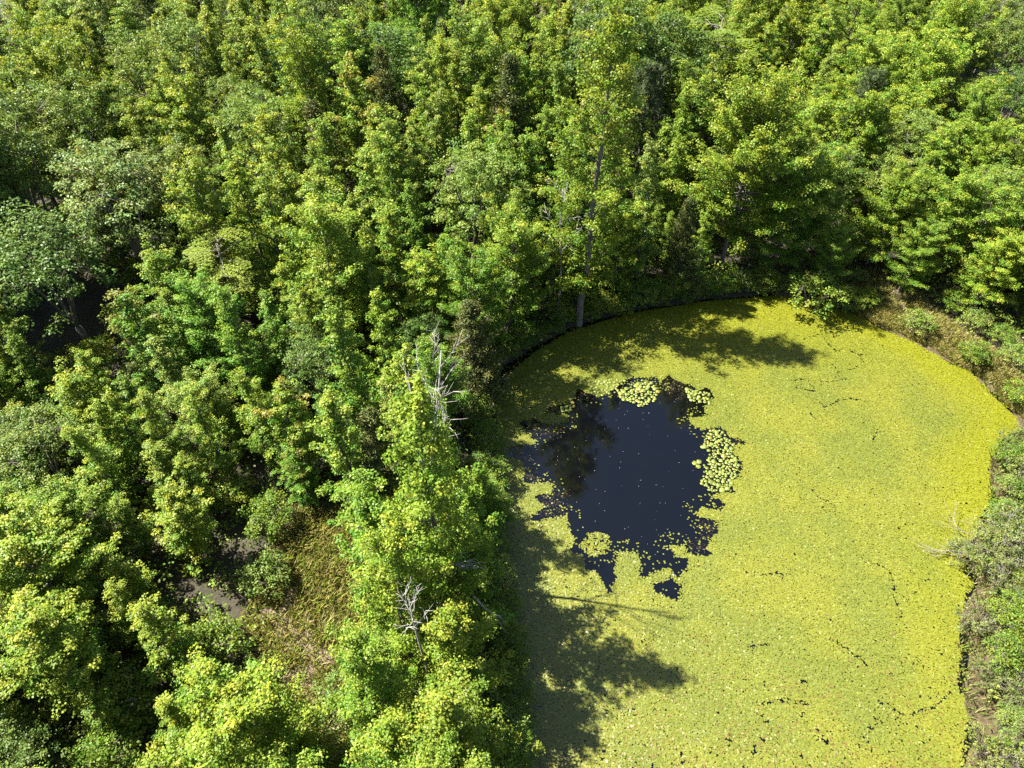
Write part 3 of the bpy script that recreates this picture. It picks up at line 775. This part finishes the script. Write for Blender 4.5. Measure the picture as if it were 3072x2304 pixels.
for q, kind, H in THICKET:
    tint = 'deep green' if rng.random() < .5 else 'fresh green'
    d = sdist(q[None], SHORE)[0]; zw = zone_words(d, 9, *q)
    tw = {'cedar': '', 'greyoak': '', 'oak': ''}.get(kind, tint + ' ')
    e = place(kind, q[0], q[1], H, rng.uniform(.75, .95), tint, f'{size_words(kind, H)} {tw}{KINDW[kind]} on the bank {zw}', f'{BASIS[kind][0].replace("_", " ")}s of the shaded bank')
    WOOD.append((q[0], q[1], e, kind, tint, H))
for i in range(len(tries)):
    x, y = tries[i]; d = td[i]
    if d < .9 or tcl[i] < .7 or tb[i] < 1.9 or (tg[i] < 0): continue
    ppx, ppy = (v[0] for v in project([[x, y, 0]]))
    right_low = x > 10 and y < 20
    if right_low: continue
    nearclear = (ppx < 1080 and ppy > 1330)            # scrub round the clearing: lower growth
    if nearclear: H = rng.uniform(3.2, 5.6)
    elif ppx < 1080 and ppy > 1050: H = rng.uniform(4.6, 7.2)
    else: H = rng.uniform(6.6, 9.4)
    if x > 12 and y > 24: H = rng.uniform(4.6, 6.6) if y < 44 else rng.uniform(6, 8)
    if x < 3: H = min(H, max(2.6, (d + 1.0) * 1.376))
    u = rng.random()
    if x > 9 and y > 20: kind = 'maple' if u < .62 else ('gum' if u < .82 else ('oak' if u < .93 else 'greyoak'))
    elif nearclear: kind = 'gum' if u < .42 else ('redgum' if u < .54 else ('maple' if u < .76 else ('greyoak' if u < .9 else 'oak')))
    else:
        kind = 'gum' if u < .60 else ('redgum' if u < .63 else ('maple' if u < .76 else ('oak' if u < .82 else ('greyoak' if u < .93 else ('feather' if u < .965 else 'cedar')))))
        if spec[i] > .68 and u > .4: kind = 'greyoak' if u > .6 else 'oak'
    Ls = H / math.tan(R(SUN_EL))
    if H > 2.5 and (sdist(np.array([[x + SHADOW[0] * Ls * f, y + SHADOW[1] * Ls * f] for f in (.35, .6, .85)]), CLEAR) < .4).any(): continue
    if (sdist(np.array([[x + SHADOW[0] * Ls * f, y + SHADOW[1] * Ls * f] for f in (.4, .8)]), BANK) < .2).any() and rng.random() < .85: continue
    pr = P[kind][0]; s = H / pr.H
    rr = {'gum': .70, 'redgum': .75, 'maple': 1.25, 'oak': 1.4, 'greyoak': 1.45, 'cedar': .9, 'feather': 1.2}[kind] * s ** .6 * (.9 + .35 * dens[i])
    if any((x - a) ** 2 + (y - b) ** 2 < (rr + c_) ** 2 for a, b, c_ in taken): continue
    # in view at all?
    qx, qy = project([[x, y, H * .95], [x, y, H * .4]])
    inview = any(-90 < a < 3162 and -60 < b < 2400 for a, b in zip(qx, qy)) and y < 62
    bx_, by_ = (v[0] for v in project([[x, y, .2]]))
    if -40 < qx[0] < 390 and 740 < qy[0] < 1000 and by_ > 985: continue        # keeps the dark hollow open
    if kind == 'gum' and counts.get('gum', 0) >= 285 and inview: continue
    taken.append((x, y, rr))
    if not inview:
        stuff_pts.append((x, y, H, kind)); continue
    if kind in ('oak', 'greyoak'): tint = 'deep green' if (kind == 'oak' and yelf[i] < .5) else 'fresh green'
    else:
        v = yelf[i] + rng.normal(0, .10) + (.14 if x > 9 else 0) + (.06 if y > 36 else 0)
        tint = 'bright yellow-green' if v > .58 else ('deep green' if v < .41 else ('pale grey-green' if (rng.random() < .15 and kind != 'redgum') else 'fresh green'))
    zw, sw = zone_words(d, tcl[i], x, y), size_words(kind, H)
    tw = {'cedar': '', 'greyoak': '', 'oak': ''}.get(kind, tint + ' ')
    e = place(kind, x, y, H, rng.uniform(.9, 1.15), tint, f'{sw} {tw}{KINDW[kind]} {zw}', f'{BASIS[kind][0].replace("_", " ")}s {zw}')
    WOOD.append((x, y, e, kind, tint, H))
    counts[kind] = counts.get(kind, 0) + 1

NEIGH = {'gum': 'gum', 'redgum': 'red-shooted sapling', 'maple': 'round tree', 'oak': 'dark oak', 'greyoak': 'fine-leaved oak', 'cedar': 'cedar', 'feather': 'feathery tree'}
for x, y, e, kind, tint, H in WOOD:
    if not (e['label'].endswith('deep in the wood') or e['label'].endswith('from the pond')): continue
    near = sorted(((math.hypot(x - a, y - b), k2, t2, h2) for a, b, e2, k2, t2, h2 in WOOD if e2 is not e))[:2]
    if near[0][0] > 4: continue
    d_, k2, t2, h2 = near[0]
    rel = 'overtopping a' if h2 < H - 1.2 else ('overtopped by a' if h2 > H + 1.2 else 'level with a')
    tn = '' if k2 in ('oak', 'greyoak', 'cedar') else {'bright yellow-green': 'yellow-green ', 'fresh green': 'green ', 'deep green': 'deep-green ', 'pale grey-green': 'pale '}[t2]
    e['label'] = e['label'].replace('deep in the wood', 'in deep wood').replace('a few metres back from the pond', 'near the pond') + f' {rel} {tn}{NEIGH[k2]}'

same = {}
for w in WOOD: same.setdefault(w[2]['label'], []).append(w)
for lab, ws in same.items():
    if len(ws) < 2 or len(lab.split()) > 13: continue
    for x, y, e, kind, tint, H in ws:
        o_ = [(math.hypot(x - a, y - b), k2, h2) for a, b, e2, k2, t2, h2 in WOOD if e2 is not e and k2 != 'gum' and NEIGH[k2] not in lab]
        if not o_: continue
        d_, k2, h2 = min(o_)
        if d_ < 7: e['label'] = f'{lab} ' + ('by' if d_ < 3.2 else 'near') + f' {"tall " if h2 > 8.2 else ""}{NEIGH[k2]}'

# shrubs filling the gaps, the shore and the grassy bank
staken = []
fringe = [tuple(q) for q in shore_walk(30, 46, .62, lambda: rng.uniform(.06, .5))]
rlow = [tuple(q) for q in rng.uniform((10, 3), (26, 21), (2500, 2))]
bankq = [tuple(q) for q in rng.uniform((15, 20), (27, 34), (900, 2))]
allq = np.array(fringe + rlow + bankq + [tuple(q) for q in rng.uniform((-26, 4), (30, 44), (8000, 2))])
aD, aC, aB, aG, aP = sdist(allq, SHORE), sdist(allq, CLEAR), sdist(allq, BANK), sdist(allq, DARKGAP), linedist(allq, PATH)
aX, aY = project(np.column_stack([allq, np.full(len(allq), 1.2)]))
for i in np.nonzero((aD > .02) & (aX > -60) & (aX < 3130) & (aY > 250) & (aY < 2380) & (aG > .3))[0]:
    x, y = allq[i]; d, cl, bk = aD[i], aC[i], aB[i]
    if (i >= len(fringe) and d < (.12 if (x > 10 and y < 21) else .3)) or cl < .15 or aP[i] < .7: continue
    if bk < .1 and rng.random() < .9: continue
    H = rng.uniform(.9, 2.4); kind = 'shrub'
    right_low = x > 10 and y < 21
    if right_low:
        kind = 'twiggy' if rng.random() < .4 else 'shrub'; H = rng.uniform(.6, 1.15) if d < 2.5 else rng.uniform(1, 2)
    if bk < 1.2: H = rng.uniform(.6, 1.3)
    rr = (.62 if right_low else .95) * (H / 2) ** .6
    if i < len(fringe): rr = .25; H = rng.uniform(.6, 1.5)
    if any((x - a) ** 2 + (y - b) ** 2 < (rr + c_) ** 2 for a, b, c_ in staken): continue
    if i >= len(fringe) and any((x - a) ** 2 + (y - b) ** 2 < (.55 * c_ + .3) ** 2 for a, b, c_ in taken): continue
    if counts.get(kind, 0) >= (290 if kind == 'shrub' else 120): continue
    staken.append((x, y, rr)); counts[kind] = counts.get(kind, 0) + 1
    v = rng.random(); tint = 'bright yellow-green' if v < .25 else ('pale grey-green' if v < .5 else 'fresh green')
    zw = 'on the grassy bank' if bk < 1.2 else ('on the muddy shrubby shore' if right_low else zone_words(d, cl, x, y))
    place(kind, x, y, H, 1.0, tint, f'{size_words(kind, H)} {tint} {KINDW[kind]} {zw}', f'{KINDW[kind]}s {zw}')
# print('COUNTS', 'T', sum(len(m.loops) - 2 * len(m.polygons) for m in bpy.data.meshes), counts, 'out of view', len(stuff_pts))

# woodland round the view: one mass, instances of the crowns above
def woodland(pts):
    me = bpy.data.meshes.new('surrounding_woodland')
    me.from_pydata([(x, y, max(gz_at(x, y), 0)) for x, y, h, k in pts], [], [])
    sa = me.attributes.new('hs', 'FLOAT', 'POINT'); sa.data.foreach_set('value', np.array([h / 8.5 for *_, h, k in pts], np.float32))
    ra = me.attributes.new('rz', 'FLOAT', 'POINT'); ra.data.foreach_set('value', rng.uniform(0, 6.28, len(pts)).astype(np.float32))
    o = obj('surrounding_woodland', me)
    ng = bpy.data.node_groups.new('woodland', 'GeometryNodeTree')
    ng.interface.new_socket('Geometry', in_out='INPUT', socket_type='NodeSocketGeometry'); ng.interface.new_socket('Geometry', in_out='OUTPUT', socket_type='NodeSocketGeometry')
    N, L = ng.nodes, ng.links
    gi, go = N.new('NodeGroupInput'), N.new('NodeGroupOutput')
    g2i = N.new('GeometryNodeGeometryToInstance')
    srcs = [('young_gum_tree', 0), ('broadleaf_tree', 0), ('oak_tree', 0), ('young_gum_tree', 9)]
    ch = []
    for nm, k in srcs:
        roots = [q for q in COL.objects if q.name.split('.')[0] == nm]
        ch.append([c for c in roots[min(k, len(roots) - 1)].children if c.name.startswith('crown')][0])
    for c in ch[::-1]:
        oi = N.new('GeometryNodeObjectInfo'); oi.inputs['Object'].default_value = c; oi.transform_space = 'ORIGINAL'
        L.new(oi.outputs['Geometry'], g2i.inputs[0])
    iop = N.new('GeometryNodeInstanceOnPoints'); iop.inputs['Pick Instance'].default_value = True
    ix = N.new('FunctionNodeRandomValue'); ix.data_type = 'INT'; ix.inputs[4].default_value = 0; ix.inputs[5].default_value = len(ch) - 1
    hs = N.new('GeometryNodeInputNamedAttribute'); hs.data_type = 'FLOAT'; hs.inputs['Name'].default_value = 'hs'
    rz = N.new('GeometryNodeInputNamedAttribute'); rz.data_type = 'FLOAT'; rz.inputs['Name'].default_value = 'rz'
    cx = N.new('ShaderNodeCombineXYZ'); L.new(rz.outputs['Attribute'], cx.inputs[2])
    L.new(gi.outputs[0], iop.inputs['Points']); L.new(g2i.outputs[0], iop.inputs['Instance']); L.new(ix.outputs[2], iop.inputs['Instance Index'])
    L.new(hs.outputs['Attribute'], iop.inputs['Scale']); L.new(cx.outputs[0], iop.inputs['Rotation'])
    L.new(iop.outputs[0], go.inputs[0])
    md = o.modifiers.new('trees', 'NODES'); md.node_group = ng
    tag(o, 'mass of green woodland going on behind and around the pictured trees', 'woodland', kind='stuff')
stuff_pts += [(-27, 28.5, 10, 'oak'), (-26.6, 26.2, 9, 'oak'), (-29, 30.5, 10, 'oak'), (-25.6, 30.4, 9, 'oak')]  # extra trees out of view at the left, added to shade the dark hollow
woodland(stuff_pts)

# ------------------------------------------------------------------ dead trees and bare branches
def branch_pts(r, b, d, L_, n=6, droop=0.0):
    pts = [b]; d = d / np.linalg.norm(d)
    for i in range(n - 1):
        d = d + r.normal(0, .16, 3) - [0, 0, droop]; d /= np.linalg.norm(d)
        pts.append(pts[-1] + d * L_ / (n - 1))
    return np.array(pts)
def dead_tree(seed, x, y, H, label, lean=(0, 0), nb=9, start=.5, spread=.6, r0=.10, fork=True):
    r = np.random.default_rng(seed)
    e = bpy.data.objects.new('dead_tree', None); COL.objects.link(e); e.location = (x, y, max(gz_at(x, y), 0)); e.empty_display_size = .3
    zz = np.linspace(-.2, H, 9)
    tp = np.array([[lean[0] * z + .08 * math.sin(z * .8), lean[1] * z + .05 * math.cos(z), z] for z in zz])
    V, F, C = [], [], []; tube(V, F, C, tp, r0, .02, 7)
    obj('trunk', mesh_np('trunk', np.vstack(V), F, C, M['dead'], smooth=True), e)
    for i in range(nb):
        t = start + (1 - start) * (i + .5) / nb
        b = np.array([np.interp(t * H, tp[:, 2], tp[:, k]) for k in range(3)])
        az = i * 2.4 + r.normal(0, .4); L_ = H * .24 * (1.25 - t) * r.uniform(.8, 1.5) + .3
        d = np.array([math.cos(az) * spread, math.sin(az) * spread, .8])
        V, F, C = [], [], []
        bp = branch_pts(r, b, d, L_); tube(V, F, C, bp, .017, .005, 5)
        for j in (2, 3, 4, 5):
            for _ in range(2):
                dd = (bp[j] - bp[j - 1]) / np.linalg.norm(bp[j] - bp[j - 1]) + r.normal(0, .5, 3)
                tube(V, F, C, branch_pts(r, bp[j], dd, L_ * r.uniform(.2, .45), 4), .011, .004, 4)
        obj('branch', mesh_np('branch', np.vstack(V), F, C, M['dead'], smooth=True), e)
    return tag(e, label, 'dead tree')
q = at(1290, 1730, .3); top = at(1318, 1075, 10.2)
dead_tree(3, q[0], q[1], 10.2, 'bleached dead tree with bare forked crown standing among green gums at the shore', lean=((top[0] - q[0]) / 10.2, (top[1] - q[1]) / 10.2), nb=12, start=.55, spread=.38)
q = at(1245, 1850, 6.0)
dead_tree(5, q[0], q[1], 6.3, 'small bare forked white snag poking up between shore gums', nb=6, start=.75, spread=.35, r0=.06)
q = at(1690, 968, .3)
dead_tree(8, q[0] - .3, q[1] + .5, 7.0, 'grey dead stem in the shaded bank beside the tallest gum', nb=5, start=.5, spread=.5, r0=.07)
def fallen(seed, pts_px, label, z, nsub=8, r0=.045, mat='dead'):
    r = np.random.default_rng(seed)
    pts = np.array([at(px, py, zz) for (px, py), zz in zip(pts_px, z)])
    V, F, C = [], [], []
    o0 = pts[0].copy(); pts = pts - o0
    tube(V, F, C, pts, r0, .008, 5)
    for i in range(nsub):
        j = r.uniform(.3, 1) * (len(pts) - 1); k = int(min(j, len(pts) - 2)); b = pts[k] + (pts[k + 1] - pts[k]) * (j - k)
        d = (pts[k + 1] - pts[k]); d = d / np.linalg.norm(d) + r.normal(0, .7, 3) * [1, 1, .6]
        tube(V, F, C, branch_pts(r, b, d, r.uniform(.4, 1.1), 4), r0 * .35, .004, 4)
    o = obj('dead_branch', mesh_np('dead_branch', np.vstack(V), F, C, M[mat], smooth=True)); o.location = o0
    return tag(o, label, 'dead branch')
fallen(1, [(1280, 1672), (1320, 1690), (1370, 1692), (1415, 1678)], 'bare white branches splayed out below the bleached dead tree', [4.2, 4.3, 4.3, 4.4], 14)
fallen(2, [(1420, 1790), (1460, 1830), (1500, 1850), (1520, 1870)], 'bare grey limb reaching out over the shaded mat', [3.2, 3.1, 2.9, 2.6], 3)
fallen(3, [(2990, 1650), (2920, 1665), (2850, 1650), (2790, 1655)], 'bleached brushwood lying from the shrubby shore onto the mat', [.5, .45, .3, .12], 22, .022, 'twig')
fallen(4, [(2960, 1590), (2900, 1600), (2870, 1580), (2860, 1560)], 'curving white dead twigs above the muddy shore', [.6, .5, .4, .45], 14, .018, 'twig')

for px_, py_, H_s, rs_ in [(2985, 1640, 1.1, 1.25), (2940, 1668, .9, 1.2), (2890, 1668, .7, 1.0), (3040, 1615, 1.2, 1.2)]:
    q = at(px_, py_, .1)
    place('twiggy', q[0], q[1], H_s, rs_, 'fresh green', 'low shrub with dry stems in the clump spreading over the mat edge', 'shrubs spreading over the mat edge')

# ------------------------------------------------------------------ grass and undergrowth (uncountable)
def blades(name, label, pts, hlo, hhi, cols, wid=.012, cat='grass'):
    n = len(pts); z = terrain(pts)[0]
    h = rng.uniform(hlo, hhi, n); az = rng.uniform(0, 6.28, n); ln = rng.uniform(.15, .9, n)
    d = np.stack([np.cos(az) * ln, np.sin(az) * ln, np.ones(n)], 1) * h[:, None]
    s = np.stack([-np.sin(az), np.cos(az), np.zeros(n)], 1) * (wid * rng.uniform(.6, 1.6, n))[:, None]
    b = np.column_stack([pts, z - .02])
    m1 = b + d * .55 + [0, 0, .0]; tip = b + d * [1, 1, .82]
    V = np.stack([b - s, b + s, m1 + s * .8, tip, m1 - s * .8], 1).reshape(-1, 3)
    k = rng.random((n, 1)) ** 1.0; pick = rng.integers(0, len(cols), n)
    c = np.array(cols)[pick] * rng.uniform(.7, 1.25, (n, 1))
    o = obj(name, mesh_np(name, V, np.arange(5 * n), np.full(n, 5), M['grass'], col=np.repeat(c, 5, 0)))
    return tag(o, label, cat, kind='stuff')
def inpoly(poly, num, grow=.4, power=0):
    lo, hi = poly.min(0) - grow, poly.max(0) + grow
    q = rng.uniform(lo, hi, (num * 4, 2)); q = q[sdist(q, poly) < grow * rng.random(len(q))]
    return q[:num]
q = inpoly(CLEAR, 26000, .9)
dn = fbm(q[:, 0] * 1.3, q[:, 1] * 1.3, 81); q = q[(rng.random(len(q)) < np.clip(dn * 5 - 1.7, .12, .8))]
blades('clearing_grass', 'tan and olive tussock grass in the small clearing', q, .22, .6, [(.26, .23, .075), (.19, .22, .04), (.29, .245, .115), (.14, .2, .028)])
q = inpoly(BANK, 34000, .5); q = q[(sdist(q, SHORE) > -.02 + .5 * (fbm(q[:, 0] * .9, q[:, 1] * .9, 91) - .35)) & (linedist(q, PATH) > .5 * rng.random(len(q)))]
blades('bank_grass', 'sun-bleached and yellow-green grass along the pond bank', q, .12, .42, [(.25, .215, .08), (.20, .21, .04), (.28, .235, .11), (.15, .18, .03)])
q = rng.uniform((7, 3), (26, 24), (60000, 2)); sd_ = sdist(q, SHORE); q = q[(sd_ > -.25) & (sd_ < 2.6) & (fbm(q[:, 0] * .9, q[:, 1] * .9, 83) > .43)][:17000]
blades('shore_grass', 'dry pale grass tangled along the muddy shrubby shore', q, .15, .5, [(.17, .17, .055), (.13, .18, .03), (.21, .20, .09), (.11, .17, .022)])
# leafy undergrowth on the forest floor
r_u = np.random.default_rng(9); U = Leaves(r_u)
q = rng.uniform((-28, 5), (32, 56), (22000, 2)); d_ = sdist(q, SHORE); q = q[(d_ > .3) & (sdist(q, CLEAR) > .3) & (sdist(q, BANK) > .3) & (sdist(q, DARKGAP) > 0) & (fbm(q[:, 0] * .4, q[:, 1] * .4, 85) > .33)]
zq = terrain(q)[0]
for (x, y), z in zip(q[:10500], zq[:10500]):
    k = r_u.random(); U.cluster(np.array([x, y, z + r_u.uniform(.1, .75)]), r_u.uniform(.25, .5), 18, .115, SHRC[0] * (1 - k) + SHRC[1] * k, flat=.6)
for a_ in shore_walk(31, 46, .07, lambda: rng.uniform(.0, .55)):
    k = r_u.random(); z = float(np.clip(.1 + .5 * abs(sdist(a_[None], SHORE)[0]), 0, .4))
    U.cluster(np.array([a_[0], a_[1], z + r_u.uniform(.0, .3)]), r_u.uniform(.15, .35), 16, .10, SHRC[0] * (1 - k) + SHRC[1] * k, flat=.7)
und = obj('undergrowth', U.mesh('undergrowth', M['leaf'], 'rhomb', .7))
tag(und, 'leafy green undergrowth on the forest floor', 'undergrowth', kind='stuff')

# labels stay within sixteen words
for o in COL.objects:
    if o.get('label') and len(o['label'].split()) > 16:
        for w in ('upright ', 'bright ', 'young ', 'middling ', 'short ', 'tall '):
            if len(o['label'].split()) > 16: o['label'] = o['label'].replace(w, '', 1)
